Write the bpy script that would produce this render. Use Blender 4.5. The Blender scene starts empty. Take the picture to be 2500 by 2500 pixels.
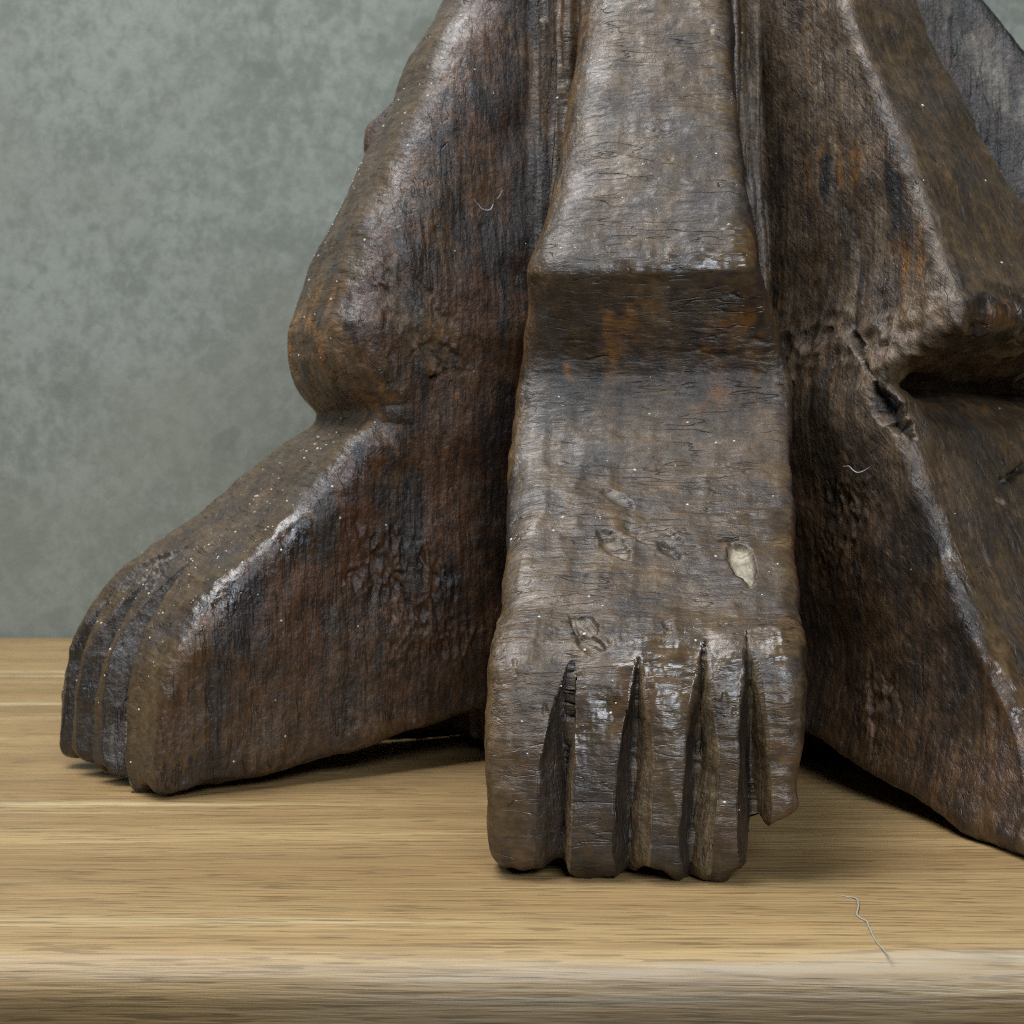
import bpy, math
import numpy as np
from mathutils import Vector

# ------------------------------------------------------------------ camera, light, exposure
sc = bpy.context.scene
R = math.radians

cam_d = bpy.data.cameras.new('camera')
cam = bpy.data.objects.new('camera', cam_d)
sc.collection.objects.link(cam)
cam.location = (0, 0, 0.127)
cam.rotation_euler = (R(90 - 1.42), 0, 0)
cam_d.sensor_width = 36
cam_d.lens = 49.45
cam_d.clip_start = 0.01
cam_d.clip_end = 20
cam_d.dof.use_dof = True
cam_d.dof.focus_distance = 0.445
cam_d.dof.aperture_fstop = 32
sc.camera = cam

w = bpy.data.worlds.new('World'); sc.world = w
w.use_nodes = True
w.node_tree.nodes['Background'].inputs[0].default_value = (0.80, 0.92, 1.0, 1)
w.node_tree.nodes['Background'].inputs[1].default_value = 0.02


def area(name, loc, target, sx, sy, power, col):
    d = bpy.data.lights.new(name, 'AREA'); d.shape = 'RECTANGLE'
    d.size = sx; d.size_y = sy; d.energy = power; d.color = col
    o = bpy.data.objects.new(name, d); sc.collection.objects.link(o)
    o.location = loc
    o.rotation_euler = (Vector(target) - Vector(loc)).to_track_quat('-Z', 'Y').to_euler()
    return o


# daylight from a high window above and a little to the right, and a weak side window
area('window_light', (-0.52, 0.34, 1.60), (0.04, 0.58, 0.05), 0.9, 0.9, 31, (0.98, 0.985, 1.0))
area('left_window', (-1.05, -0.10, 1.05), (-0.02, 0.56, 0.12), 0.5, 0.5, 5, (0.64, 0.82, 1.0))
area('front_window', (0.50, -1.15, 1.05), (0.08, 0.6, 0.08), 0.9, 0.55, 25, (0.84, 0.92, 1.0))

sc.view_settings.view_transform = 'Standard'
sc.view_settings.look = 'None'
sc.view_settings.gamma = 1
sc.view_settings.exposure = 0
sc.view_settings.use_curve_mapping = False
sc.cycles.use_denoising = False
sc.cycles.max_bounces = 4
sc.cycles.adaptive_threshold = 0.02
sc.cycles.filter_width = 1.05


# ------------------------------------------------------------------ node helpers
class NT:
    def __init__(self, name):
        self.m = bpy.data.materials.new(name); self.m.use_nodes = True
        self.t = self.m.node_tree
        self.b = self.t.nodes['Principled BSDF']

    def n(self, typ, **kw):
        x = self.t.nodes.new(typ)
        for k, v in kw.items():
            setattr(x, k, v)
        return x

    def l(self, a, b):
        self.t.links.new(a, b)

    def put(self, sock, v):
        if v is None:
            return
        if hasattr(v, 'is_output'):
            self.l(v, sock)
        else:
            sock.default_value = v

    def math(self, op, a, b=None, clamp=False):
        x = self.n('ShaderNodeMath', operation=op); x.use_clamp = clamp
        self.put(x.inputs[0], a); self.put(x.inputs[1], b)
        return x.outputs[0]

    def mix(self, fac, a, b, mode='MIX'):
        x = self.n('ShaderNodeMix', data_type='RGBA', blend_type=mode)
        self.put(x.inputs[0], fac)
        for s, v in ((x.inputs[6], a), (x.inputs[7], b)):
            if isinstance(v, tuple) and len(v) == 3:
                v = v + (1,)
            self.put(s, v)
        return x.outputs[2]

    def noise(self, vec, scale, detail=4, rough=.55, dist=0.0):
        x = self.n('ShaderNodeTexNoise')
        self.put(x.inputs['Vector'], vec); x.inputs['Scale'].default_value = scale
        x.inputs['Detail'].default_value = detail; x.inputs['Roughness'].default_value = rough
        x.inputs['Distortion'].default_value = dist
        return x.outputs[0]

    def ramp(self, v, lo, hi, a=0.0, b=1.0):
        x = self.n('ShaderNodeMapRange'); x.interpolation_type = 'SMOOTHSTEP'
        self.put(x.inputs[0], v)
        for i, q in enumerate((lo, hi, a, b)):
            x.inputs[i + 1].default_value = q
        return x.outputs[0]

    def scale(self, vec, s, rot=(0, 0, 0), loc=(0, 0, 0)):
        x = self.n('ShaderNodeMapping')
        self.put(x.inputs[0], vec); x.inputs[1].default_value = loc
        x.inputs[2].default_value = rot; x.inputs[3].default_value = s
        return x.outputs[0]

    def attr(self, name):
        return self.n('ShaderNodeAttribute', attribute_name=name)

    def bump(self, h, strength, dist, normal=None):
        x = self.n('ShaderNodeBump')
        x.inputs['Strength'].default_value = strength; x.inputs['Distance'].default_value = dist
        self.put(x.inputs['Height'], h)
        if normal is not None:
            self.l(normal, x.inputs['Normal'])
        return x.outputs[0]


def tag(o, label=None, cat=None, group=None, kind=None):
    for k, v in (('label', label), ('category', cat), ('group', group), ('kind', kind)):
        if v:
            o[k] = v
    return o


def mesh_obj(name, verts, faces, mat, parent=None, smooth=True):
    me = bpy.data.meshes.new(name)
    me.from_pydata([tuple(v) for v in verts], [], [tuple(f) for f in faces])
    if mat:
        me.materials.append(mat)
    me.polygons.foreach_set('use_smooth', [smooth] * len(me.polygons))
    me.update()
    o = bpy.data.objects.new(name, me); sc.collection.objects.link(o)
    o.parent = parent
    return o


# ------------------------------------------------------------------ numpy noise
_LAT = np.random.default_rng(11).uniform(-1, 1, 64 ** 3).astype(np.float32)


def vnoise(p, seed=0):
    """smooth value noise on a wrapped 64-cell lattice, about -1..1"""
    p = p.astype(np.float32) + np.float32(7.31 * seed % 61)
    fl = np.floor(p); f = p - fl; i = fl.astype(np.int32)
    f = f * f * f * (f * (f * 6 - 15) + 10)
    sx = (i[:, 0] * 1 + seed * 13) & 63; sy = (i[:, 1] + seed * 29) & 63; sz = (i[:, 2] + seed * 41) & 63
    x0 = sx << 12; x1 = ((sx + 1) & 63) << 12; y0 = sy << 6; y1 = ((sy + 1) & 63) << 6; z0 = sz; z1 = (sz + 1) & 63
    fx, fy, fz = f[:, 0], f[:, 1], f[:, 2]
    def row(xx, yy):
        a = _LAT[xx + yy + z0]
        return a + (_LAT[xx + yy + z1] - a) * fz
    a = row(x0, y0); a += (row(x0, y1) - a) * fy
    c = row(x1, y0); c += (row(x1, y1) - c) * fy
    return a + (c - a) * fx


def fbm(p, sc_, octv=3, seed=0, gain=.5):
    a, s, r = 1.0, np.asarray(sc_, np.float32), 0
    for k in range(octv):
        r = r + a * vnoise(p * s + 17.3 * k, seed + k)
        a *= gain; s = s * 2.03
    return r


def sstep(x, a, b):
    u = np.clip((x - a) / (b - a), 0, 1)
    return u * u * (3 - 2 * u)


# ------------------------------------------------------------------ setting: wall
def mat_wall():
    m = NT('plaster'); tc = m.n('ShaderNodeTexCoord').outputs['Object']
    a = m.noise(m.scale(tc, (1, 1, .8), rot=(0, .5, 0)), 85, 3, .55, .2)
    b = m.noise(tc, 6, 3, .5)
    c = m.noise(tc, 20, 3, .5)
    e = m.noise(tc, 240, 3, .6)
    f = m.math('ADD', m.math('MULTIPLY', a, .42), m.math('MULTIPLY', c, .34))
    f = m.ramp(m.math('ADD', f, m.math('MULTIPLY', e, .24)), .39, .61)
    col = m.mix(f, (.160, .176, .150), (.240, .260, .228))
    col = m.mix(m.ramp(b, .35, .65, 0, .60), col, (.190, .196, .158))
    pit = m.ramp(m.noise(tc, 30, 1, .4), .70, .76, 0, .5)
    col = m.mix(pit, col, (.125, .135, .115))
    m.l(col, m.b.inputs['Base Color']); m.b.inputs['Roughness'].default_value = .85
    m.l(m.bump(a, .3, .002), m.b.inputs['Normal'])
    return m.m


def build_wall():
    nx, nz = 60, 40
    X = np.linspace(-2.2, 2.6, nx); Z = np.linspace(-.9, 2.0, nz)
    g = np.stack(np.meshgrid(X, Z, indexing='ij'), -1).reshape(-1, 2)
    p = np.stack([g[:, 0], g[:, 0] * 0 + 1.118, g[:, 1]], 1)
    p[:, 1] += .002 * fbm(p, (4, 4, 4), 2, 3)
    fs = [(i * nz + j, (i + 1) * nz + j, (i + 1) * nz + j + 1, i * nz + j + 1) for i in range(nx - 1) for j in range(nz - 1)]
    o = mesh_obj('wall', p, fs, mat_wall())
    tag(o, 'mottled grey green plaster wall, out of focus behind the carving', kind='structure')


# ------------------------------------------------------------------ setting: table top
def mat_table():
    m = NT('oiled_plank'); tc = m.n('ShaderNodeTexCoord').outputs['Object']
    warp = m.noise(m.scale(tc, (1.3, 7, 7)), 1.0, 2, .5)
    v = m.n('ShaderNodeVectorMath', operation='ADD')
    cb = m.n('ShaderNodeCombineXYZ'); m.put(cb.inputs[1], m.math('MULTIPLY', warp, .05)); m.put(cb.inputs[2], m.math('MULTIPLY', warp, .02))
    m.l(tc, v.inputs[0]); m.l(cb.outputs[0], v.inputs[1]); vv = v.outputs[0]
    broad = m.noise(m.scale(vv, (1.6, 30, 30)), 1.0, 3, .55)
    mid = m.noise(m.scale(vv, (3.0, 110, 220)), 1.0, 4, .6)
    fine = m.noise(m.scale(vv, (17, 560, 760)), 1.0, 3, .6)
    pore = m.noise(m.scale(vv, (48, 700, 900)), 1.0, 2, .5)
    col = m.mix(m.ramp(broad, .34, .66), (.300, .192, .082), (.47, .325, .148))
    col = m.mix(m.ramp(mid, .38, .66, 0, .75), col, (.36, .225, .095))
    col = m.mix(m.ramp(m.noise(m.scale(vv, (.9, 46, 46), loc=(3, 1, 0)), 1.0, 2, .5), .60, .72, 0, .7), col, (.64, .52, .29))
    col = m.mix(m.ramp(fine, .42, .62, 0, .42), col, (.20, .125, .056))
    col = m.mix(m.ramp(pore, .57, .63, 0, .45), col, (.085, .050, .022))
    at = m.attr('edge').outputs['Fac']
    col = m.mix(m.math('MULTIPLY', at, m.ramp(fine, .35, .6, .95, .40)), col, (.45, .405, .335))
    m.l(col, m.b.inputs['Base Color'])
    rg = m.ramp(m.noise(m.scale(tc, (3, 10, 10)), 1.0, 3, .5), .3, .7, .40, .52)
    m.l(rg, m.b.inputs['Roughness']); m.b.inputs['Specular IOR Level'].default_value = .45
    h = m.math('ADD', m.math('MULTIPLY', fine, .6), m.math('MULTIPLY', pore, -.5))
    h = m.math('ADD', h, m.math('MULTIPLY', mid, .5))
    m.l(m.bump(h, .8, .0008), m.b.inputs['Normal'])
    return m.m


def plank(y0, y1, r0, mat, parent, thick=.034, seed=0):
    """long board with a rounded front edge, section swept along x"""
    sec = []
    for a in np.linspace(0, 90, 19):
        sec.append((y0 + r0 - r0 * math.sin(R(a)), -r0 + r0 * math.cos(R(a))))
    sec = sec[::-1]                                   # front face up to the top
    top = [(y, 0.0) for y in np.linspace(y0 + r0, y1 - .002, 40)[1:]]
    sec = [(y0 + .006, -thick), (y0 + .001, -thick + .005)] + sec + top + [(y1, -.002), (y1, -thick)]
    X = np.linspace(-1.3, 1.7, 200)
    n = len(sec); sec = np.array(sec)
    P = np.zeros((len(X), n, 3)); P[:, :, 0] = X[:, None]; P[:, :, 1] = sec[None, :, 0]; P[:, :, 2] = sec[None, :, 1]
    q = P.reshape(-1, 3)
    wv = fbm(q, (3, 25, 25), 2, 40 + seed) * .00035
    q[:, 2] += np.where(q[:, 2] > -.02, wv, 0) - .00035
    q[:, 1] += fbm(q, (6, 0, 0), 3, 50 + seed) * .0006 * (q[:, 1] < y0 + .03)
    fs = [(i * n + j, (i + 1) * n + j, (i + 1) * n + (j + 1) % n, i * n + (j + 1) % n) for i in range(len(X) - 1) for j in range(n)]
    fs += [tuple(range(n)), tuple(range((len(X) - 1) * n, len(X) * n))[::-1]]
    fs = [f[::-1] for f in fs]
    o = mesh_obj('plank', q, fs, mat, parent)
    e = np.exp(-(((q[:, 1] - y0) / r0 - .42) / .34) ** 2) * (q[:, 2] > -r0) + .35 * (q[:, 2] <= -r0 * .9) * (q[:, 1] < y0 + r0)  # rounded edge worn pale; front face below lightened in colour in place of light
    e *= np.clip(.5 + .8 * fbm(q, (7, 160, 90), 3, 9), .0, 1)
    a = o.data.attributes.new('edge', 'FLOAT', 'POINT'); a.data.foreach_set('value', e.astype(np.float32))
    return o


def build_table():
    mt = mat_table()
    root = bpy.data.objects.new('table_top', None); sc.collection.objects.link(root)
    tag(root, 'oiled light brown wooden table top with rounded front edge', kind='structure')
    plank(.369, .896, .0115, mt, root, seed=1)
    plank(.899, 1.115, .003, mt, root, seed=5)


build_wall()
build_table()


# ------------------------------------------------------------------ the carved pedestal: implicit shape in centimetres
CX, CY = 6.3, 69.6


def T(rows):
    a = np.array(sorted(rows), np.float64)
    return a[:, 0].copy(), a[:, 1].copy()


class Leg:
    def __init__(s, phi, prof, tl, tr, kl=.9, kr=.9, skew=0.0, grooves=(), toes=(), under=None, crease=16.2, level=2, setback=(), taper=(.1, .1), fill=None, smooth=39):
        s.taper = taper; s.fill = fill
        s.phi = phi; p = R(phi)
        s.er = np.array([math.sin(p), -math.cos(p)], np.float32); s.et = np.array([math.cos(p), math.sin(p)], np.float32)
        z, q = T(prof)
        zz = np.linspace(-2, 44, 1841)
        # rounded-off version of the profile polyline
        v = np.interp(zz, z, q); ker = np.hanning(smooth); ker /= ker.sum()
        v2 = np.convolve(np.pad(v, smooth // 2, mode='edge'), ker, 'valid')
        kb = np.hanning(281); kb /= kb.sum(); s.sm = np.convolve(np.pad(v, 140, mode='edge'), kb, 'valid')
        s.zz = zz; s.so = v2; g = np.gradient(v2, zz); s.g = 1 / np.sqrt(1 + g * g)
        ker = np.hanning(61); ker /= ker.sum()
        def tab(rows):
            a, b = T(rows); return np.convolve(np.pad(np.interp(zz, a, b), 30, mode='edge'), ker, 'valid')
        s.tl = tab(tl); s.tr = tab(tr); s.kl = kl; s.kr = kr; s.skew = skew
        s.grooves = grooves; s.toes = toes; s.crease = crease; s.level = level; s.setback = setback
        s.us, s.uz = T(under or [(-3, 3.4), (6, 2.9), (11, 2.1), (17, 1.05), (22, .15), (24, -.1), (30, -.1)])

    def local(s, P):
        x = P[:, 0] - CX; y = P[:, 1] - CY
        return x * s.er[0] + y * s.er[1], x * s.et[0] + y * s.et[1], P[:, 2]

    def lut(s, tab, z):
        q = np.clip((z + 2) * 40, 0, len(tab) - 1.001); i = q.astype(np.int32); f = (q - i).astype(np.float32)
        tab = tab.astype(np.float32)
        return tab[i] * (1 - f) + tab[i + 1] * f

    def F(s, P):
        a0, t, z = s.local(P)
        foot = 1 - sstep(z, 10, 17)
        so = s.lut(s.so, z) - s.skew * t * foot
        for (t0, t1, amt) in s.setback:
            so = so - amt * sstep(t, t0 - .12, t0 + .12) * (1 - sstep(t, t1 - .12, t1 + .12)) * (1 - sstep(z, 3, 8))
        if s.fill:
            zc, amt, wd = s.fill
            so = so + amt * np.exp(-((z - zc) / wd) ** 2) * (1 - sstep(t - s.lut(s.tl, z), .4, 3.0))
        a = (a0 - so) * s.lut(s.g, z)
        for (ta, za, tb, zb, wl, wr, dp) in s.grooves:
            u = (za - z) / (za - zb)
            tc = ta + (tb - ta) * u + .02 * np.sin(z * 1.7 + ta)
            op = np.clip((za - z) / 3.2, 0, 1) ** .75
            d = t - tc
            op2 = op * (1 - .25 * sstep(-z, -1.6, -.1))
            h = np.where(d < 0, 1 + d / (wl * op2 + 1e-3), 1 - d / (wr * op2 + 1e-3))
            a = a + dp * .85 * op * (1 - .4 * sstep(-z, -3.0, -.2)) * np.clip(h, 0, 1) * (a0 > 14)
        inw = np.clip(s.lut(s.sm, z) - a0 - .6, 0, 14)
        b1 = t - s.lut(s.tr, z) + s.taper[1] * inw; b0 = s.lut(s.tl, z) - t + s.taper[0] * inw
        kr, kl = (k if not isinstance(k, tuple) else np.interp(z, (4, 8.5, 16, 20), k).astype(np.float32) for k in (s.kr, s.kl))
        f = smax(smax(a, b1, kr), b0, kl)
        zb = np.interp(a0, s.us, s.uz).astype(np.float32)
        if s.phi in (-64, 40):                                # soles hollowed on the inner side only
            zb = zb * sstep(t * (1 if s.phi < 0 else -1), -4.0, 2.5)
        for (t0, t1, lift) in s.toes:
            zb = zb + lift * sstep(t, t0 - .15, t0 + .15) * (1 - sstep(t, t1 - .15, t1 + .15)) * sstep(a0, 19, 23)
        if s.grooves:
            zb = zb + (.22 * np.sin(t * 1.9 + 1.0) + .11 * np.sin(t * 4.3 + a0) + .04 * np.sin(t * 9.1 + 2 * a0)) * sstep(a0, 20, 24)
            zb = zb + (.5 * sstep(np.abs(t), 3.9, 5.0) * sstep(a0, 22, 25) if s.toes else 0)
        f = smax(f, zb - z, .5)
        return np.maximum(f, -a0 - 3)


def smax(a, b, k):
    h = np.clip(.5 + .5 * (a - b) / k, 0, 1)
    return b + (a - b) * h + k * h * (1 - h)


def smin(a, b, k):
    return -smax(-a, -b, k)


base_t = [(38, 2.4), (33, 3.0), (25, 3.9), (20.6, 4.5), (16.5, 5.0), (12.7, 5.1), (7.5, 5.0), (0, 4.9)]
neg = lambda rows: [(z, -t) for z, t in rows]
base_prof = [(44, 6.5), (38, 9), (34, 10.8), (30, 12.3), (26, 14.2), (22, 16), (20.6, 16.5), (18.5, 15.9), (16.5, 14.9), (14.5, 16.2), (12.3, 18.4),
             (10, 21), (8.5, 23.3), (7.2, 24.8), (5, 25.5), (1, 25.6), (-1, 25.2)]
std_grooves = [(-2.4, 7, -2.5, 0, .7, .45, .8), (-.1, 7, -.3, 0, .6, .6, .8), (1.9, 7.2, 1.6, 0, .6, .6, .8), (3.5, 7.2, 3.6, 0, .5, .5, .7)]

LEGS = [
    # left foot, seen from its side
    Leg(-64, [(44, 7.2), (38, 9.2), (36, 9.8), (34, 10.5), (32.2, 11.7), (30, 12.5), (28, 13.5), (26, 14.5), (23.2, 15.9), (21, 16.7), (19.2, 17.2), (17.9, 17.05),
              (16.9, 16.75), (16.2, 16.2), (15.6, 15.45), (15.1, 15.6), (14.2, 16.9), (12, 19.0), (9.85, 21.7), (8.7, 23.2), (7.8, 24.0), (6.4, 24.9), (5.2, 25.5), (3.2, 26.0), (1, 26.15), (-1, 25.8)],
        neg([(38, 2.4), (33, 3.0), (26, 3.8), (21, 4.5), (17, 4.6), (13, 4.7), (7, 4.9), (0, 4.7)]),
        [(38, 2.9), (33, 3.3), (26, 4.2), (22, 4.7), (19, 5.0), (16.3, 4.35), (13, 4.3), (10, 4.6), (6, 4.9), (2, 4.8), (0, 4.5)],
        kl=(1.2, 1.5, 1.8, 2.6), kr=(.5, 1.3, 1.6, 2.8), skew=.28, smooth=25,
        grooves=[(.7, 9.2, 2.1, 0, 1.45, .35, 2.0), (-1.1, 8.4, -.5, 0, 1.3, .35, 1.8), (-2.9, 7.9, -2.6, 0, 1.1, .35, 1.5), (-4.1, 6.4, -4.0, 0, .6, .35, .35)],
        toes=[(1.8, 9, .10), (-.8, 1.8, .45), (-2.8, -.8, .85), (-9, -2.8, .45)]),
    # front foot, pointing at the camera
    Leg(-5, [(44, 5.4), (38, 8), (36, 9), (33, 10.3), (30, 11.6), (26, 13.6), (22, 15.65), (21.0, 16.15), (20.45, 16.25), (18.5, 15.35), (17.4, 14.85), (16.7, 14.7), (15.6, 15.05), (14.4, 15.7), (13.3, 16.5), (12.3, 17.6), (10, 20.6),
             (8.8, 22.3), (8.25, 23.25), (7.95, 24.0), (7.4, 24.7), (6.7, 25.25), (5.6, 25.7), (4, 26.05), (2.0, 26.25), (1.1, 26.2), (.5, 26.0), (0, 25.6), (-1, 24.8)],
        [(38, -1.9), (33.1, -2.43), (25.5, -3.54), (20.7, -4.5), (18.5, -4.75), (16.9, -4.95), (12.7, -5.2), (7.5, -5.0), (5.9, -5.05), (.8, -5.0), (0, -4.9)],
        [(38, 3.45), (33, 3.63), (25.4, 4.05), (20.6, 4.45), (18.4, 5.3), (16.4, 5.75), (12.7, 5.75), (9, 5.45), (6, 5.15), (2.7, 5.0), (0, 4.9)],
        kl=(.9, 1.4, 1.5, 2.2), kr=(.6, .9, .7, .9),
        grooves=[(-2.2, 6.9, -2.5, 0, .85, .28, 1.05), (-.05, 7.0, -.42, 0, .55, .65, 1.1), (1.98, 7.5, 1.5, 0, .42, .65, 1.1), (3.37, 7.8, 3.5, 0, .45, .55, 1.2)],
        toes=[(-9, -2.4, .16), (-2.4, -.4, .04), (-.4, 1.6, .16), (1.6, 3.45, .26), (3.45, 9, 1.75)], setback=[(3.45, 9, .35)], crease=16.4, taper=(.12, .20), smooth=25),
    # right foot, leaving the frame
    Leg(40, [(44, 9.4), (38, 11.6), (36, 12.4), (33.4, 13.6), (30, 15.1), (27.2, 16.6), (24, 18.2), (21, 19.6), (19.2, 20.55), (18.6, 20.8), (18.1, 20.4), (17.4, 18.2), (16.7, 16.2), (16.2, 15.9), (15.6, 17.5), (14.7, 18.5),
             (12.7, 19.4), (10.75, 20.2), (8, 21.5), (6.1, 22.8), (4.4, 24.0), (2, 25.2), (0, 25.6), (-1, 25.4)],
        neg([(38, 2.2), (33, 2.4), (30, 2.6), (24, 3.4), (18.6, 4.2), (14.7, 4.6), (10, 4.8), (6, 5.1), (3, 5.9), (0, 7.0)]),
        [(38, 2.8), (33.4, 3.2), (27, 3.7), (24, 4.6), (20, 7.4), (18.6, 8.6), (14.7, 8.8), (6, 7.5), (0, 6.5)],
        kl=(.7, 1.3, .5, .45), kr=.6, grooves=std_grooves, crease=16.2, taper=(.33, .0), fill=(16.5, 1.7, 1.0), smooth=25),
    Leg(95, [(44, 10.5), (38, 14.6), (33, 18.2), (30, 19.8), (24, 22.0), (22, 22.6), (18, 20), (16.5, 19), (12, 21), (8, 25), (4, 27), (0, 27)],
        neg([(z, t + .4) for z, t in base_t]), base_t, kl=.5, kr=.9, level=1),
    Leg(150, base_prof, neg(base_t), base_t, level=1),
    Leg(205, base_prof, neg(base_t), base_t, level=1),
    Leg(-112, [(44, 6.5), (38, 8.6), (36, 9.6), (33.5, 10.9), (31.8, 12.2), (30.6, 13.6), (29.3, 13.8), (28.2, 13.2), (27, 12.8), (22, 14.5), (18, 14.4), (16, 14.2), (12, 18), (8, 23), (4, 25), (0, 25)],
        neg(base_t), base_t, level=1),
]


def core(P):
    x = P[:, 0] - CX; y = P[:, 1] - CY
    r = np.sqrt(x * x + y * y); z = P[:, 2]
    rc = np.interp(z, [0, 6, 14, 20, 30, 44], [9.4, 9.4, 9.2, 8.8, 8.2, 7.6]).astype(np.float32)
    th = np.arctan2(x, -y)
    rc = rc + .18 * np.sin(th * 46 + np.sin(z * .3)) + .1 * np.sin(th * 83 + z * .12)
    return smax(r - rc, .5 + .15 * np.sin(th * 9) - z, .4)


def FF(P, legs=None, kk=.35):
    f = core(P)
    for i in (legs if legs is not None else range(len(LEGS))):
        f = smin(f, LEGS[i].F(P), kk)
    return smax(f, P[:, 2] - 41, .3)


def surface_nets():
    h = .338
    ox, oy, oz = CX - 31, CY - 31, -1.0
    nx, ny, nz = int(62 / h), int(62 / h), int(43.4 / h)
    X = (ox + h * np.arange(nx)).astype(np.float32); Y = (oy + h * np.arange(ny)).astype(np.float32); Z = (oz + h * np.arange(nz)).astype(np.float32)
    G = np.empty((nx, ny, nz), np.float32)
    for i0 in range(0, nx, 8):
        xs = X[i0:i0 + 8]
        P = np.stack(np.meshgrid(xs, Y, Z, indexing='ij'), -1).reshape(-1, 3)
        # skip clearly outside points: leave positive
        rr = np.hypot(P[:, 0] - CX, P[:, 1] - CY)
        keep = rr < np.interp(P[:, 2], [-1, 8, 14, 22, 34, 44], [31, 30, 26, 25.5, 21, 17])
        v = np.full(len(P), 5, np.float32)
        if keep.any():
            v[keep] = FF(P[keep])
        G[i0:i0 + 8] = v.reshape(len(xs), ny, nz)
    ins = G < 0
    acc = np.zeros((nx - 1, ny - 1, nz - 1, 3), np.float32); cnt = np.zeros((nx - 1, ny - 1, nz - 1), np.float32)
    def sl(o, n): return slice(o, n - 1 + o)
    corners = [(a, b, c) for a in (0, 1) for b in (0, 1) for c in (0, 1)]
    for ca in corners:
        for ax in range(3):
            if ca[ax] == 1:
                continue
            cb = list(ca); cb[ax] = 1
            A = G[sl(ca[0], nx), sl(ca[1], ny), sl(ca[2], nz)]; B = G[sl(cb[0], nx), sl(cb[1], ny), sl(cb[2], nz)]
            cr = (A < 0) != (B < 0)
            u = np.where(cr, A / np.where(cr, A - B, 1), 0)
            for k in range(3):
                acc[..., k] += np.where(cr, ca[k] + (u if k == ax else 0), 0)
            cnt += cr
    act = cnt > 0
    idx = -np.ones(act.shape, np.int64); idx[act] = np.arange(act.sum())
    ii = np.argwhere(act).astype(np.float32)
    V = (ii + acc[act] / cnt[act][:, None]) * h + np.array([ox, oy, oz], np.float32)
    faces = []
    for ax in range(3):
        A = ins; sA = [slice(1, -1)] * 3; sB = [slice(1, -1)] * 3
        sA[ax] = slice(0, -1); sB[ax] = slice(1, None)
        # edges along ax from grid node (i,j,k)
        a = A[tuple(sA)]; b = A[tuple(sB)]
        e = np.argwhere(a != b)
        sgn = a[tuple(e.T)]
        off = np.array([1, 1, 1]); off[ax] = 0
        n = e + off
        u, v = [(1, 2), (2, 0), (0, 1)][ax]
        def cell(du, dv):
            c = n.copy(); c[:, u] += du; c[:, v] += dv
            return idx[c[:, 0], c[:, 1], c[:, 2]]
        q = np.stack([cell(-1, -1), cell(0, -1), cell(0, 0), cell(-1, 0)], 1)
        q[~sgn] = q[~sgn][:, ::-1]
        faces.append(q)
    Q = np.concatenate(faces)
    return V, Q[(Q >= 0).all(1)]


def subdivide(V, Q):
    E = np.stack([Q, np.roll(Q, -1, 1)], -1)
    es = np.sort(E.reshape(-1, 2), 1)
    key = es[:, 0] * len(V) + es[:, 1]
    uk, inv = np.unique(key, return_inverse=True)
    mid = (V[uk // len(V)] + V[uk % len(V)]) / 2
    fc = V[Q].mean(1)
    n = len(V); m = inv.reshape(-1, 4) + n; c = np.arange(len(Q)) + n + len(uk)
    nq = np.concatenate([np.stack([Q[:, k], m[:, k], c, m[:, (k + 3) % 4]], 1) for k in range(4)])
    return np.concatenate([V, mid, fc]).astype(np.float32), nq


def relax(V, Q, lam=.5):
    a = np.zeros_like(V); c = np.zeros(len(V), np.float32)
    for k in range(4):
        for j in (1, 3):
            for d in range(3):
                a[:, d] += np.bincount(Q[:, k], V[Q[:, (k + j) % 4], d], len(V)).astype(np.float32)
            c += np.bincount(Q[:, k], minlength=len(V))
    ok = c > 0
    out = V.copy(); out[ok] = V[ok] * (1 - lam) + lam * a[ok] / c[ok][:, None]
    return out


def grad(V, legs, e=.02):
    f0 = FF(V, legs)
    g = np.stack([FF(V + np.eye(3, dtype=np.float32)[k] * e, legs) - f0 for k in range(3)], 1) / e
    return f0, g


def project(V, legs, it=2):
    for _ in range(it):
        f, g = grad(V[:, :3], legs)
        n2 = np.maximum((g * g).sum(1), .05)
        st = np.clip(f / n2, -.4, .4)
        V = V.copy(); V[:, :3] -= st[:, None] * g
    return V


def vnormals(V, Q):
    fn = np.cross(V[Q[:, 2]] - V[Q[:, 0]], V[Q[:, 3]] - V[Q[:, 1]])
    n = np.zeros_like(V)
    for k in range(4):
        for d in range(3):
            n[:, d] += np.bincount(Q[:, k], fn[:, d], len(V)).astype(np.float32)
    return n / np.maximum(np.linalg.norm(n, axis=1), 1e-9)[:, None]


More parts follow.
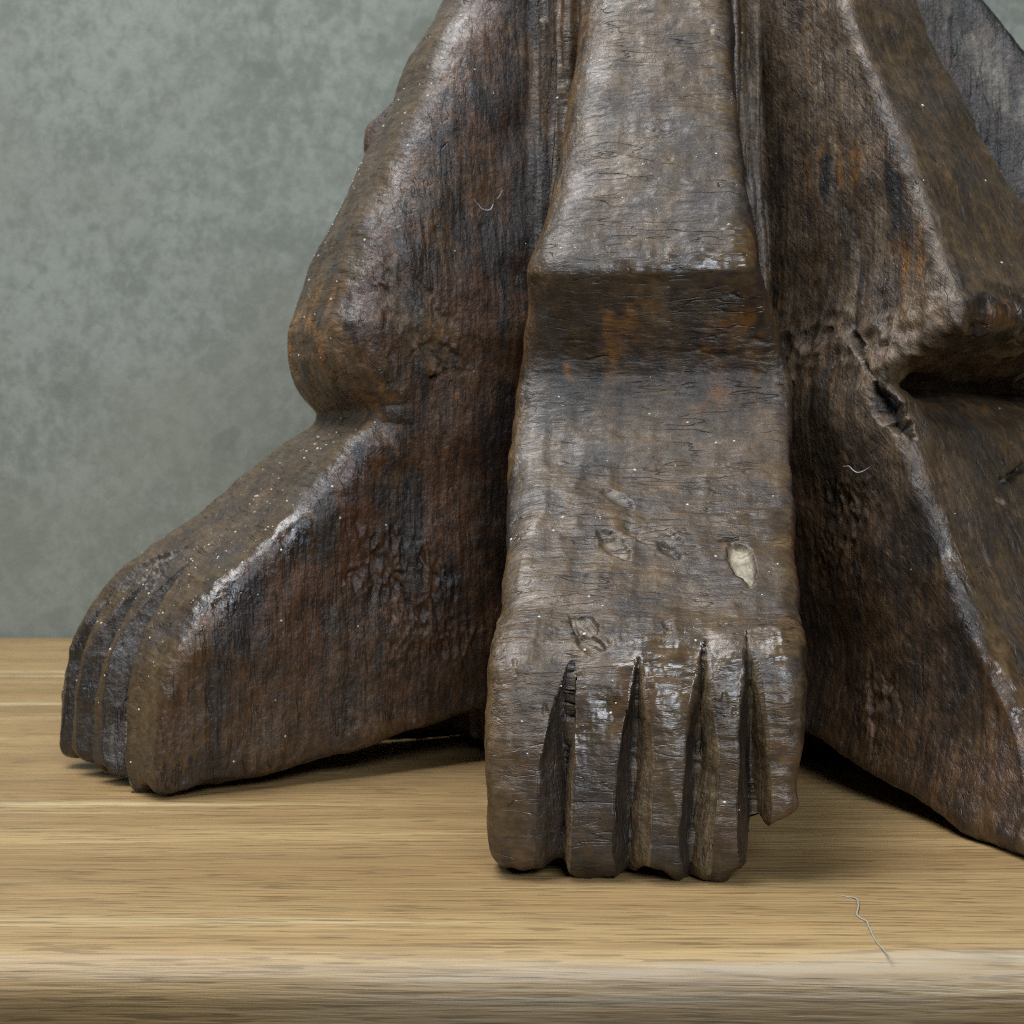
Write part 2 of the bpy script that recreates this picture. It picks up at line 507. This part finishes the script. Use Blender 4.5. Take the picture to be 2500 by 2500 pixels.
# hand-made damage: (x, y, z) cm on the surface, long and short radius, axis direction, depth, pale / dark colouring
CHIPS = [
    # centre, axis, half length, half width, depth, pale, dark
    ((7.90, 48.37, 9.69), (.21, -1.8, -1.25), .95, .34, .34, .78, 0),
    ((7.62, 49.45, 10.5), (1, .1, .1), .30, .10, .18, 0, .6),
    ((4.96, 49.87, 10.67), (1.1, -.4, -.27), .85, .50, .18, .10, .25),
    ((5.45, 49.3, 10.2), (.5, -1, -.5), .5, .22, .22, .05, .6),
    ((3.59, 49.52, 10.28), (.44, -.83, -.6), .75, .33, .22, .18, .15),
    ((3.45, 49.95, 10.55), (1, 0, 0), .22, .08, .14, 0, .5),
    ((3.81, 51.63, 12.02), (.64, -.5, -.4), .55, .26, .16, .12, .25),
    ((2.33, 45.96, 7.98), (.3, -.8, -.35), .55, .34, .22, .18, .15),
    ((2.49, 45.10, 7.47), (.5, -.4, -.35), .55, .30, .26, .22, .2),
    ((2.30, 45.35, 7.68), (1, 0, 0), .28, .08, .16, 0, .6),
    ((6.12, 52.61, 13.38), (1, 0, .1), .75, .13, .10, 0, .35),
    ((14.29, 53.17, 15.05), (.6, -.5, -.7), .85, .50, 1.0, 0, .95),
    ((13.7, 53.7, 16.0), (.1, -.3, -1), .9, .20, .5, 0, .9),
    ((18.72, 54.35, 11.75), (1, .7, -.1), .40, .16, .10, .55, 0),
    ((19.9, 55.0, 11.3), (1, .7, -.1), .6, .25, .06, .12, 0),
    ((-3.9, 59.6, 19.3), (.6, .3, -1), 2.2, 1.15, .12, .12, 0),
    ((-3.1, 60.5, 17.9), (1, .4, -.5), 1.2, .55, .14, 0, .30),
    ((-16.3, 60.9, 8.45), (2, .3, 1.0), 1.5, .42, .22, .10, .30),
    ((-15.0, 60.6, 9.1), (2, .3, 1.0), .9, .35, .20, .12, .25),
    ((23.4, 67.5, 31.35), (1, 0, -.1), .55, .14, .3, 0, .9),
    ((14.1, 53.7, 18.78), (1, -1, .3), .35, .12, .2, 0, .8),
]
CRACKS = [
    ([(18.47, 54.71, 12.09), (18.9, 54.9, 12.15), (19.46, 55.31, 12.6), (20.45, 56.62, 13.13)], .24, .45),
    ([(13.7, 56.2, 18.4), (13.55, 54.8, 17.3), (13.64, 53.79, 16.34), (13.88, 53.55, 15.42), (14.36, 53.07, 14.9)], .18, .45),
    ([(13.18, 55.89, 4.89), (13.86, 54.38, 4.28), (14.34, 53.05, 2.67), (14.44, 51.92, 1.1), (14.5, 51.7, .3)], .17, .5),
    ([(11.99, 59.9, 25.5), (12.36, 59.22, 21.59), (12.34, 58.43, 18.41), (12.31, 56.51, 15.68)], .13, .3),
    ([(-4.38, 59.42, 16.80), (-3.31, 60.2, 17.05), (-2.16, 61.02, 17.25)], .13, .35),
    ([(-16.62, 60.65, 7.78), (-15.83, 60.7, 8.35), (-14.81, 60.59, 9.05)], .15, .35),
    ([(-18.62, 61.11, 4.74), (-18.05, 61.2, 6.23), (-17.26, 60.87, 7.19)], .10, .25),
    ([(9.5, 53.9, 17.2), (10.3, 54.3, 16.7), (10.75, 54.7, 16.3)], .16, .4),
    ([(.65, 55.0, 17.3), (1.1, 54.5, 16.95), (1.6, 54.2, 16.75)], .13, .3),
    ([(-6.3, 59.0, 10.3), (-5.7, 59.4, 9.4), (-5.4, 59.6, 8.2)], .08, .18),
    ([(-6.9, 58.6, 8.6), (-5.7, 59.4, 9.0), (-4.6, 60.0, 8.6)], .08, .2),
    ([(-4.9, 59.8, 8.4), (-3.9, 60.3, 6.4), (-3.7, 60.4, 4.4)], .09, .2),
    ([(-9.6, 56.9, 8.2), (-9.3, 57.0, 6.4), (-8.9, 57.2, 5.0)], .07, .15),
]
LINT = [
    [(9.91, 42.55, -.01), (10.25, 42.3, -.01), (10.45, 42.1, .02), (10.25, 41.3, .0), (10.08, 40.46, .01), (10.12, 39.9, .0), (10.06, 39.31, -.01), (10.0, 38.6, .0), (10.01, 37.96, .03), (10.13, 37.40, -.10), (10.16, 37.25, -.22)],
    [(-1.63, 61.28, 24.72), (-1.29, 61.48, 24.40), (-.95, 61.72, 24.48), (-.62, 61.95, 24.95), (-.37, 62.1, 25.28)],
    [(13.05, 55.44, 13.12), (13.41, 54.76, 12.95), (13.8, 53.9, 13.07)],
]
# places polished by handling: centre, radius, strength
POLISH = [((9.5, 53.4, 20.6), 3.2, 1.0), ((5.0, 53.4, 20.6), 2.5, .6), ((4.6, 44.6, 7.2), 3.2, 1.0), ((9.0, 44.9, 7.6), 2.0, .8), ((2.0, 44.3, 5.0), 2.2, .6),
          ((8.5, 50.0, 11.0), 2.6, .7), ((-12.3, 56.6, 8.4), 2.2, .9), ((-9.5, 57.4, 10.2), 2.6, .55), ((-6.0, 58.8, 13.0), 2.6, .4), ((-4.2, 59.0, 22.0), 2.2, .45),
          ((-1.5, 59.8, 28.0), 3.0, .35), ((1.0, 60.8, 33.0), 3.0, .3), ((19.0, 49.5, 5.5), 3.6, 1.0), ((17.0, 51.0, 10.0), 2.4, .7), ((16.8, 51.4, 18.8), 1.0, .4)]
# torn, splintered patches: centre, radius, relief
ROUGH = [((-5.3, 59.5, 9.4), 2.6, .16), ((-15.6, 60.5, 8.7), 1.3, .10), ((-3.2, 60.6, 6.2), 2.8, .14), ((13.6, 55.0, 12.0), 2.2, .08),
         ((12.8, 57.0, 10.0), 2.8, .10), ((14.0, 55.0, 3.6), 2.0, .12), ((9.9, 53.2, 15.9), 1.0, .08), ((11.4, 57.0, 24), 2.4, .08)]


def sculpt(V, Q, li, conv):
    """carving marks, grain, chips and colour masks for one leg"""
    L = LEGS[li]
    near = [li, (li + 1) % len(LEGS), (li - 1) % len(LEGS)]
    N = grad(V, near)[1]; N = N / np.maximum(np.linalg.norm(N, axis=1), 1e-6)[:, None]
    s, t, z = L.local(V)
    lc = np.stack([s, t, z], 1).astype(np.float32)
    nt = N[:, 0] * L.et[0] + N[:, 1] * L.et[1]
    side = sstep(np.abs(nt), .45, .85)                       # 1 on the leg's flanks
    up = N[:, 2]
    cz = L.crease
    # tool facets and lumps
    d = .15 * fbm(V, .30, 2, 11) + .035 * fbm(V, .95, 2, 21)
    # shallow gouge facets
    d -= .055 * np.abs(fbm(lc + .5 * fbm(V, .5, 1, 33)[:, None], (.55, .8, .5), 1, 31)) - .025
    d -= .030 * np.abs(fbm(lc, (1.1, 1.5, 1.1), 1, 35)) - .012
    # vertical fibre ridges on the flanks, cross ripples on the faces
    fib = fbm(V, (4.5, 4.5, .35), 2, 41)
    d += side * .020 * fib
    flow = np.stack([(s - z) * .7, t, (s + z) * .7], 1)
    rip = fbm(flow, (3.2, .5, .5), 2, 51)
    lin = fbm(flow, (.4, 5.0, .4), 2, 53)
    kk = 1.0 if li == 2 else .25
    d += (1 - side) * (.024 * rip * (1.2 - kk) + .022 * lin * kk)
    d += .006 * fbm(V, 6.5, 2, 61)
    d += .06 * sstep(z, 8.5, 6) * fbm(V, (1.0, 1.0, .55), 2, 67) * (s > 20)
    if li == 2:
        d += .42 * np.exp(-((z - 18.0) / 1.5) ** 2) * (.28 - np.abs(fbm(V, (.75, .75, .9), 2, 69)))
        d -= .35 * (1 - side) * np.exp(-((z - 18.6) / .7) ** 2) * sstep(fbm(V, (1.1, 1.1, 1.1), 2, 73), .1, .5)
    lea = fbm(V, (2.3, 2.3, 1.6), 3, 63)
    d += .018 * side * (.55 - np.abs(lea))
    d += .02 * fbm(V, (1.5, 1.5, .5), 2, 65) * side
    # eroded pits
    er_ = fbm(V, (1.6, 1.6, .9), 3, 71)
    d -= .04 * sstep(er_, .95, 1.25)
    hemz = sstep(z, cz - 1.4, cz + .2) * (1 - sstep(z, cz + 3.2, cz + 4.4)) * (1 - side)
    chk = fbm(np.stack([t * .75, z * 3.6 + .3 * np.sin(t * 1.3), s * .6], 1), 1.0, 2, 57)
    chk = np.exp(-(chk / .07) ** 2) * sstep(fbm(lc, (.5, .8, .9), 2, 58), -.15, .35)
    d -= .06 * hemz * chk
    V2 = V + N * d[:, None]
    for (c, r, amp) in ROUGH:
        q = np.linalg.norm(V - np.array(c, np.float32), axis=1) / r
        m = q < 1.3
        if m.any():
            k = 1 - sstep(q[m] + .4 * fbm(V[m], .8, 2, 85), .3, 1.0)
            rr = 1 - np.abs(fbm(V[m], (2.6, 2.6, 1.3), 3, 87))
            V2[m] += N[m] * (amp * k * (rr - .75) * 1.6)[:, None]
    pale = np.zeros(len(V), np.float32); dark = np.zeros(len(V), np.float32)
    for (c, a, ra, rb, dep, pl, dk) in CHIPS:
        ra, rb = ra * 1.35, rb * 1.15
        dv = V - np.array(c, np.float32); a = np.array(a, np.float32); a /= np.linalg.norm(a)
        al = dv @ a; pr = np.sqrt(np.maximum((dv * dv).sum(1) - al * al, 0))
        m = np.sqrt((al / ra) ** 2 + (pr / rb) ** 2) < 2
        if not m.any():
            continue
        nm = N[m].mean(0); bx = np.cross(nm, a); bx /= max(np.linalg.norm(bx), 1e-6)
        fl = np.stack([al[m] * .7, (dv[m] @ bx) * 4.5, (dv[m] @ nm)], 1)
        torn = fbm(fl, 1.0, 3, 81)
        q = np.sqrt((al[m] / ra) ** 2 + (pr[m] / rb) ** 2) + .22 * torn + .16 * fbm(V[m], 3.0, 2, 82)
        k = 1 - sstep(q, .80, 1.0)
        V2[m] -= N[m] * (dep * k * (.85 + .55 * torn))[:, None]
        pale[m] = np.maximum(pale[m], pl * (.75 + .4 * torn) * (1 - sstep(q, .75, 1.0)))
        dark[m] = np.maximum(dark[m], dk * (1 - sstep(q, .8, 1.05)))
    for (pts, wd, dep) in CRACKS:
        pts = np.array(pts, np.float32)
        m = ((V > pts.min(0) - 1) & (V < pts.max(0) + 1)).all(1)
        if not m.any():
            continue
        p = V[m] + .12 * np.stack([fbm(V[m], 1.5, 2, 91), fbm(V[m], 1.5, 2, 92), fbm(V[m], 1.5, 2, 93)], 1)
        best = np.full(len(p), 9, np.float32)
        for a, b in zip(pts[:-1], pts[1:]):
            u = np.clip(((p - a) @ (b - a)) / max(((b - a) ** 2).sum(), 1e-6), 0, 1)
            best = np.minimum(best, np.linalg.norm(p - a - u[:, None] * (b - a), axis=1))
        k = 1 - sstep(best, wd * .3, wd)
        V2[m] -= N[m] * (dep * k)[:, None]
        dark[m] = np.maximum(dark[m], .8 * k)
    # colour of the wood plus some painted light and shade: stains, patina worn grey on the outer faces, warm wood under the hem, red-brown flanks
    n1 = fbm(V, (.45, .45, .26), 4, 101); n2 = fbm(V, (1.2, 1.2, .7), 4, 111); n3 = fbm(V, (3.0, 3.0, 2.2), 3, 121)
    n4 = fbm(V, (.55, .55, .22), 4, 131); n5 = fbm(lc, (.5, .8, .5), 4, 141); n6 = fbm(V, (.8, .8, .4), 3, 151)
    def mixc(c, k, to):
        k = np.clip(k, 0, 1)[:, None]
        return c * (1 - k) + np.array(to, np.float32) * k
    c = np.tile(np.array((.034, .021, .013), np.float32), (len(V), 1))
    c = mixc(c, sstep(n1 + .6 * n3, -.7, .8), (.098, .055, .026))
    face = 1 - side
    hem = sstep(z + 1.0 * n2, cz - 2.4, cz + 1.2) * (1 - sstep(z + .4 * n2, cz + 2.9, cz + 3.9)) * (1 - .6 * side)
    c = mixc(c, face * (1 - hem) * (.66 + .4 * n2), (.122, .079, .040))
    c = mixc(c, face * (1 - hem) * .5 * sstep(n5 + .3 * n3, .05, .75), (.066, .054, .043))
    c = mixc(c, face * (1 - hem) * .45 * sstep(n6 + .3 * n3, .30, .85), (.090, .050, .027))
    c = mixc(c, side * (.45 + .55 * n4 + .2 * n3) * (.4 if li == 2 else .85), (.092, .041, .021))
    warm = hem * (.72 + .5 * n2)
    if li == 2:
        edge = np.exp(-((t - np.interp(z, L.zz, L.tl)) / 1.6) ** 2) * sstep(z, 8, 20) * side
        streak = fbm(np.stack([s * 1.1 - z * .55 * .0, t, z * .10], 1), (.9, .9, .9), 3, 161)
        c = mixc(c, side * (.75 + .3 * n2) * (.30 + .70 * sstep(z, 9, 16)), (.140, .106, .074))  # light brown flank, left darker low down as painted valley shade
        warm = np.maximum(warm, side * sstep(z, 14, 19) * np.clip(1.3 * sstep(streak + .4 * n2, .0, .6), 0, 1))
    if li == 0:
        c = mixc(c, face * (1 - hem) * .45, (.095, .062, .033))
        c = mixc(c, side * .4 * (1 - sstep(z, 2, 9)), (.075, .050, .034))
    if li == 3:
        c = mixc(c, .7 + .4 * n1, (.060, .054, .052))
        c = mixc(c, np.exp(-((L.lut(L.so, z) - s - 2.2 + .4 * n1) / .9) ** 2) * (.8 + .5 * n2), (.170, .155, .130))
        c = mixc(c, (L.lut(L.so, z) - s < .9) * .8, (.030, .026, .022))
    if li == 1:
        ed = np.exp(-((t - np.interp(z, L.zz, L.tl)) / .7) ** 2)
        c = mixc(c, ed * .7, (.135, .085, .040))
    if li == 0:
        warm = np.maximum(warm, sstep(z + .5 * n2, 16.0, 16.8) * (1 - sstep(z + .6 * n2, 19.8, 22)) * (1 - sstep(t, 2.6, 4.2)) * .95)
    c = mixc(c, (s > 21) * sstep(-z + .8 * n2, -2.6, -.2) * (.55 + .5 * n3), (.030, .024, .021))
    c = mixc(c, (s > 21) * sstep(-z, -3.5, -.5) * sstep(n2, .15, .6) * .7, (.120, .072, .036))
    wc = mixc(np.tile(np.array((.082, .053, .030), np.float32), (len(V), 1)), sstep(n6 + .5 * n3, -.1, .6), (.165, .078, .028))
    wc = mixc(wc, sstep(n4 + .4 * n2, .25, .8), (.028, .025, .024))
    wc = mixc(wc, .6 * sstep(n1, .2, .7), (.120, .090, .058))
    if li == 0:
        wc = wc * 1.35
    k = np.clip(warm, 0, 1)[:, None] * .9
    c = c * (1 - k) + wc * k
    # blackened stains, running with the fibre
    c = mixc(c, (.20 + (.2 if li == 2 else .5) * side) * sstep(fbm(V, (.75, .75, .26), 4, 171) + .25 * n3, .30, .55), (.020, .018, .019))
    c = mixc(c, .5 * face * sstep(fbm(lc, (.6, .6, .6), 4, 181) + .3 * n3, .42, .8), (.048, .042, .042))
    # the knife cuts between the toes: shade painted on left wall and bottom, fresh-cut right wall paled as lit
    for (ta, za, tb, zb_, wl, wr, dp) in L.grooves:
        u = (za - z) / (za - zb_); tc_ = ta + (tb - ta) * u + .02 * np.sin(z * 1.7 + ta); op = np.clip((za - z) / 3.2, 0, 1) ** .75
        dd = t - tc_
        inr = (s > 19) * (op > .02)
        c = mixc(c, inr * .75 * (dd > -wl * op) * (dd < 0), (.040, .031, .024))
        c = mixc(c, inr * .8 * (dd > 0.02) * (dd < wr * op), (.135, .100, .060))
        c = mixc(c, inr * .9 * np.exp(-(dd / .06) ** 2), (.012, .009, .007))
    c = mixc(c, pale, (.50, .44, .32))
    c = mixc(c, dark, (.010, .008, .007))
    c = c * (1 + .16 * n3[:, None])
    lum = c.mean(1, keepdims=True)
    c = lum + (c - lum) * (1.04 + .2 * np.maximum(side, np.clip(warm, 0, 1)))[:, None]                               # richer hue
    c = c * np.minimum((lum / .058) ** .40, 1.3) * .74
    c = np.clip(c, .004, .62)
    hand = np.full(len(V), .16, np.float32)
    for (pc, pr_, ps) in POLISH:
        hand = np.maximum(hand, ps * np.exp(-((V - np.array(pc, np.float32)) ** 2).sum(1) / (.55 * pr_ * pr_)))
    pol = np.clip((.35 + sstep(conv + .02 * n2, .0, .07)) * hand * (1.05 + .35 * n2), 0, 1)
    if li == 2:
        pol = pol * (1 - .9 * np.exp(-((t - np.interp(z, L.zz, L.tl)) / 1.2) ** 2) * sstep(z, 12, 17))
    gloss = np.clip(face * .22 * (1 + .8 * n2) * (1 - .8 * np.clip(warm, 0, 1)) + side * .12 * (1 + n2) + pol, 0, 1) * (1 - np.maximum(pale, dark))
    stv = np.stack([t, (s - z) * .7, (s + z) * .7], 1) if li != 2 else np.stack([(s - z) * .7, t, (s + z) * .7], 1)
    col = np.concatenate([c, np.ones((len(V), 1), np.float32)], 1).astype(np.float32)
    return V2, col, side.astype(np.float32), stv.astype(np.float32), gloss.astype(np.float32)


def mat_carved():
    m = NT('aged_carved_wood'); tc = m.n('ShaderNodeTexCoord').outputs['Object']
    lc = m.attr('lc').outputs['Vector']
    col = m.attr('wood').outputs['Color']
    side = m.attr('side').outputs['Fac']; gloss = m.attr('gloss').outputs['Fac']
    fib = m.noise(m.scale(tc, (1, 1, .10)), 480, 3, .65)
    curl = m.noise(tc, 300, 4, .62, .8)
    fine = m.noise(m.scale(lc, (.25, 1, 1)), 520, 4, .65, .5)
    v = m.math('ADD', m.math('MULTIPLY', curl, .9), m.math('MULTIPLY', fine, 1.3))
    v = m.math('ADD', v, m.math('MULTIPLY', m.math('MULTIPLY', m.math('SUBTRACT', fib, .5), side), 1.2))
    v = m.ramp(v, .72, 1.48, .60, 1.38)
    ca = m.noise(m.scale(lc, (.16, 1, 1)), 170, 2, .5, .3)
    cs = m.noise(m.scale(tc, (1, 1, .10)), 190, 2, .5, .2)
    gate = m.ramp(m.noise(tc, 60, 2, .5), .46, .60)
    la = m.math('MULTIPLY', m.ramp(m.math('ABSOLUTE', m.math('SUBTRACT', ca, .5)), .0, .016, 1, 0), m.math('SUBTRACT', 1, side))
    ls = m.math('MULTIPLY', m.ramp(m.math('ABSOLUTE', m.math('SUBTRACT', cs, .5)), .0, .016, 1, 0), side)
    line = m.math('MULTIPLY', m.math('ADD', la, ls), gate)
    v = m.math('MULTIPLY', v, m.math('SUBTRACT', 1, m.math('MULTIPLY', line, .62)))
    mm = m.n('ShaderNodeMix', data_type='RGBA', blend_type='MULTIPLY'); mm.inputs[0].default_value = 1
    m.l(col, mm.inputs[6]); m.l(v, mm.inputs[7])
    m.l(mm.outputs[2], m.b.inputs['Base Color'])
    rg = m.math('ADD', m.math('MULTIPLY', gloss, -.32), m.ramp(curl, .3, .7, .60, .50))
    m.l(rg, m.b.inputs['Roughness']); m.b.inputs['Specular IOR Level'].default_value = .65
    h = m.math('ADD', m.math('MULTIPLY', curl, .40), m.math('MULTIPLY', fine, 1.0))
    h = m.math('ADD', h, m.math('MULTIPLY', m.math('MULTIPLY', fib, side), .9))
    h = m.math('SUBTRACT', h, m.math('MULTIPLY', line, .55))
    bn = m.n('ShaderNodeBump'); bn.inputs['Distance'].default_value = .0009; m.l(h, bn.inputs['Height'])
    m.l(m.math('SUBTRACT', .90, m.math('MULTIPLY', gloss, .66)), bn.inputs['Strength'])
    m.l(bn.outputs[0], m.b.inputs['Normal'])
    return m.m


def biggest(q, n):
    lab = np.arange(n)
    for _ in range(400):
        m = lab[q].min(1); new = lab.copy()
        for k in range(4):
            np.minimum.at(new, q[:, k], m)
        new = new[new]
        if (new == lab).all():
            break
        lab = new
    f = lab[q[:, 0]]; u, c = np.unique(f, return_counts=True)
    return q[f == u[c.argmax()]]


def part(name, V, N, Q, sel, mat, parent, attrs, clean=False):
    q = Q[sel]
    if clean:
        q = biggest(q, len(V))
    used, inv = np.unique(q, return_inverse=True); q = inv.reshape(-1, 4)
    me = bpy.data.meshes.new(name)
    me.vertices.add(len(used)); me.vertices.foreach_set('co', (V[used] * .01).astype(np.float32).ravel())
    me.loops.add(len(q) * 4); me.loops.foreach_set('vertex_index', q.astype(np.int32).ravel())
    me.polygons.add(len(q)); me.polygons.foreach_set('loop_start', np.arange(0, len(q) * 4, 4, dtype=np.int32))
    me.update(calc_edges=True)
    me.polygons.foreach_set('use_smooth', np.ones(len(q), bool))
    for nm, ty, fld, arr in attrs:
        a = me.attributes.new(nm, ty, 'POINT'); a.data.foreach_set(fld, arr[used].astype(np.float32).ravel())
    me.materials.append(mat)
    me.normals_split_custom_set_from_vertices(N[used])
    o = bpy.data.objects.new(name, me); sc.collection.objects.link(o); o.parent = parent
    return o


def build_pedestal():
    V, Q = surface_nets()
    V = project(relax(project(V, None, 2), Q, .4), None, 1)
    sm = V
    for _ in range(9):
        sm = relax(sm, Q, .6)
    cv = ((V - sm) * vnormals(V, Q)).sum(1)
    V = np.concatenate([V, cv[:, None]], 1)
    c = V[Q].mean(1)[:, :3]
    val = np.stack([L.F(c) for L in LEGS], 1)
    own = val.argmin(1)
    mat = mat_carved()
    root = bpy.data.objects.new('carved_pedestal', None); sc.collection.objects.link(root)
    tag(root, 'dark aged wooden pedestal carved into robed legs with bare feet and toes', 'pedestal')
    shown = []
    for li, L in enumerate(LEGS):
        q = Q[own == li]
        used, inv = np.unique(q, return_inverse=True)
        v, q = V[used], inv.reshape(-1, 4)
        near = [li, (li + 1) % len(LEGS), (li - 1) % len(LEGS)]
        for k in range(L.level):
            v, q = subdivide(v, q)
            v = project(v, near, 2 if k == L.level - 1 else 1)
        def arrays(v, q):
            v2, wood, side, st, gloss = sculpt(v[:, :3], q, li, v[:, 3])
            return v2, vnormals(v2, q), side, st, [('wood', 'FLOAT_COLOR', 'color', wood), ('side', 'FLOAT', 'value', side),
                                                   ('lc', 'FLOAT_VECTOR', 'vector', st * .01), ('gloss', 'FLOAT', 'value', gloss)]
        s, t, z = L.local(v[q].mean(1)[:, :3])
        so = L.lut(L.so, z)
        foot = (z < L.crease) & (s > 10.5)
        toe = foot & (s > so - 2.6 - L.skew * t) & (z < 6.6 + (1.6 if li < 2 else 0)) if L.grooves else np.zeros(len(q), bool)
        v2, nn, side, st, attrs = arrays(v, q)
        part('leg', v2, nn, q, ~foot, mat, root, attrs, L.level == 1)
        fo = part('foot', v2, nn, q, foot & ~toe, mat, root, attrs, L.level == 1)
        if L.grooves:
            cut = sorted(g[2] for g in L.grooves)
            bins = np.digitize(t, cut)
            if li < 2:
                ring = np.zeros(len(v), bool); ring[q[toe].ravel()] = True
                for _ in range(2):
                    ring[q[ring[q].any(1)].ravel()] = True
                sel = ring[q].all(1)
                uq, inv = np.unique(q[sel], return_inverse=True)
                tv, tq = subdivide(v[uq], inv.reshape(-1, 4))
                tv = project(tv, near, 2)
                tv2, tn, _s, _l, tattrs = arrays(tv, tq)
                ktoe = np.tile(toe[sel], 4); kbin = np.tile(bins[sel], 4)
            else:
                tv2, tn, tq, tattrs, ktoe, kbin = v2, nn, q, attrs, toe, bins
            for b in range(len(cut) + 1):
                if (ktoe & (kbin == b)).sum() > 50:
                    part('toe', tv2, tn, tq, ktoe & (kbin == b), mat, fo, tattrs)
        if L.level == 2:
            shown.append((v2, nn, side, st))
    return shown


shown = build_pedestal()


# ------------------------------------------------------------------ dust, lint
def plain(name, col, rough=.8):
    m = NT(name); tc = m.n('ShaderNodeTexCoord').outputs['Object']
    c = m.mix(m.noise(tc, 900, 2), tuple(x * .8 for x in col), col)
    m.l(c, m.b.inputs['Base Color']); m.b.inputs['Roughness'].default_value = rough
    return m.m


def build_dust():
    rng = np.random.default_rng(7)
    ico = np.array([(0, 0, 1), (.9, 0, .1), (.28, .85, .1), (-.72, .53, .1), (-.72, -.53, .1), (.28, -.85, .1), (0, 0, -.6)], np.float32)
    tri = [(0, i, i % 5 + 1) for i in range(1, 6)] + [(6, i % 5 + 1, i) for i in range(1, 6)]
    vs, fs = [], []
    for (V, N, side, lc), cnt in zip(shown, (230, 90, 40)):
        wgt = (1 - .78 * side) * np.clip(.35 + N[:, 2], .05, 1.2) * np.clip(.15 + sstep(fbm(V, .35, 2, 201), -.1, .5), 0, 1)
        wgt = wgt * (V[:, 2] < 36) * (N[:, 1] < .5)
        for i in rng.choice(len(V), cnt, replace=False, p=wgt / wgt.sum()):
            n = N[i]; a = np.cross(n, rng.normal(size=3)); a /= np.linalg.norm(a); b = np.cross(n, a)
            r = .030 + .055 * rng.random() ** 2.6
            q = V[i] + r * (ico[:, :1] * a * rng.uniform(.8, 1.5) + ico[:, 1:2] * b + ico[:, 2:3] * n * .6)
            o = len(vs); vs += list(q * .01); fs += [(x + o, y + o, z + o) for x, y, z in tri]
    o = mesh_obj('dust_specks', vs, fs, plain('dust', (.80, .75, .64)))
    tag(o, 'tiny pale dust specks scattered over the dark carved wood', 'dust', kind='stuff')


def thread(name, pts, r, mat, label):
    P = np.array(pts, np.float64); 
    # smooth resample
    u = np.linspace(0, len(P) - 1, 60)
    Q_ = np.stack([np.interp(u, np.arange(len(P)), P[:, k]) for k in range(3)], 1)
    w_ = np.stack([fbm(Q_ + 9 * k, 1.6, 2, 210 + k) for k in range(3)], 1) * np.array([.09, .09, .03 if abs(P[:, 2]).max() < 1 else .1])
    Q_ = Q_ + w_ - w_[:1]
    for _ in range(3):
        Q_[1:-1] = (Q_[:-2] + 2 * Q_[1:-1] + Q_[2:]) / 4
    Tn = np.gradient(Q_, axis=0); Tn /= np.linalg.norm(Tn, axis=1)[:, None]
    A = np.cross(Tn, (0.1, .3, 1)); A /= np.linalg.norm(A, axis=1)[:, None]; B = np.cross(Tn, A)
    k = 5; rr = r * (.35 + .65 * np.sin(np.linspace(.15, math.pi - .15, 60)))
    vs = [Q_[i] + rr[i] * (A[i] * math.cos(2 * math.pi * j / k) + B[i] * math.sin(2 * math.pi * j / k)) for i in range(60) for j in range(k)]
    fs = [(i * k + j, i * k + (j + 1) % k, (i + 1) * k + (j + 1) % k, (i + 1) * k + j) for i in range(59) for j in range(k)]
    fs += [tuple(range(k))[::-1], tuple(range(59 * k, 60 * k))]
    o = mesh_obj(name, [v * .01 for v in vs], fs, mat)
    tag(o, label, 'lint')
    return o


build_dust()
lint = plain('lint', (.40, .38, .35))
thread('lint_thread', LINT[0], .028, lint, 'thin pale grey thread lying crooked on the table near its front edge')
white = plain('white_lint', (.62, .62, .66))
thread('lint_fibre', LINT[1], .020, white, 'small white curl of lint stuck to the dark flank of the left leg')
thread('lint_fibre', LINT[2], .017, white, 'short white wisp of lint on the right foot beside the dark gap')
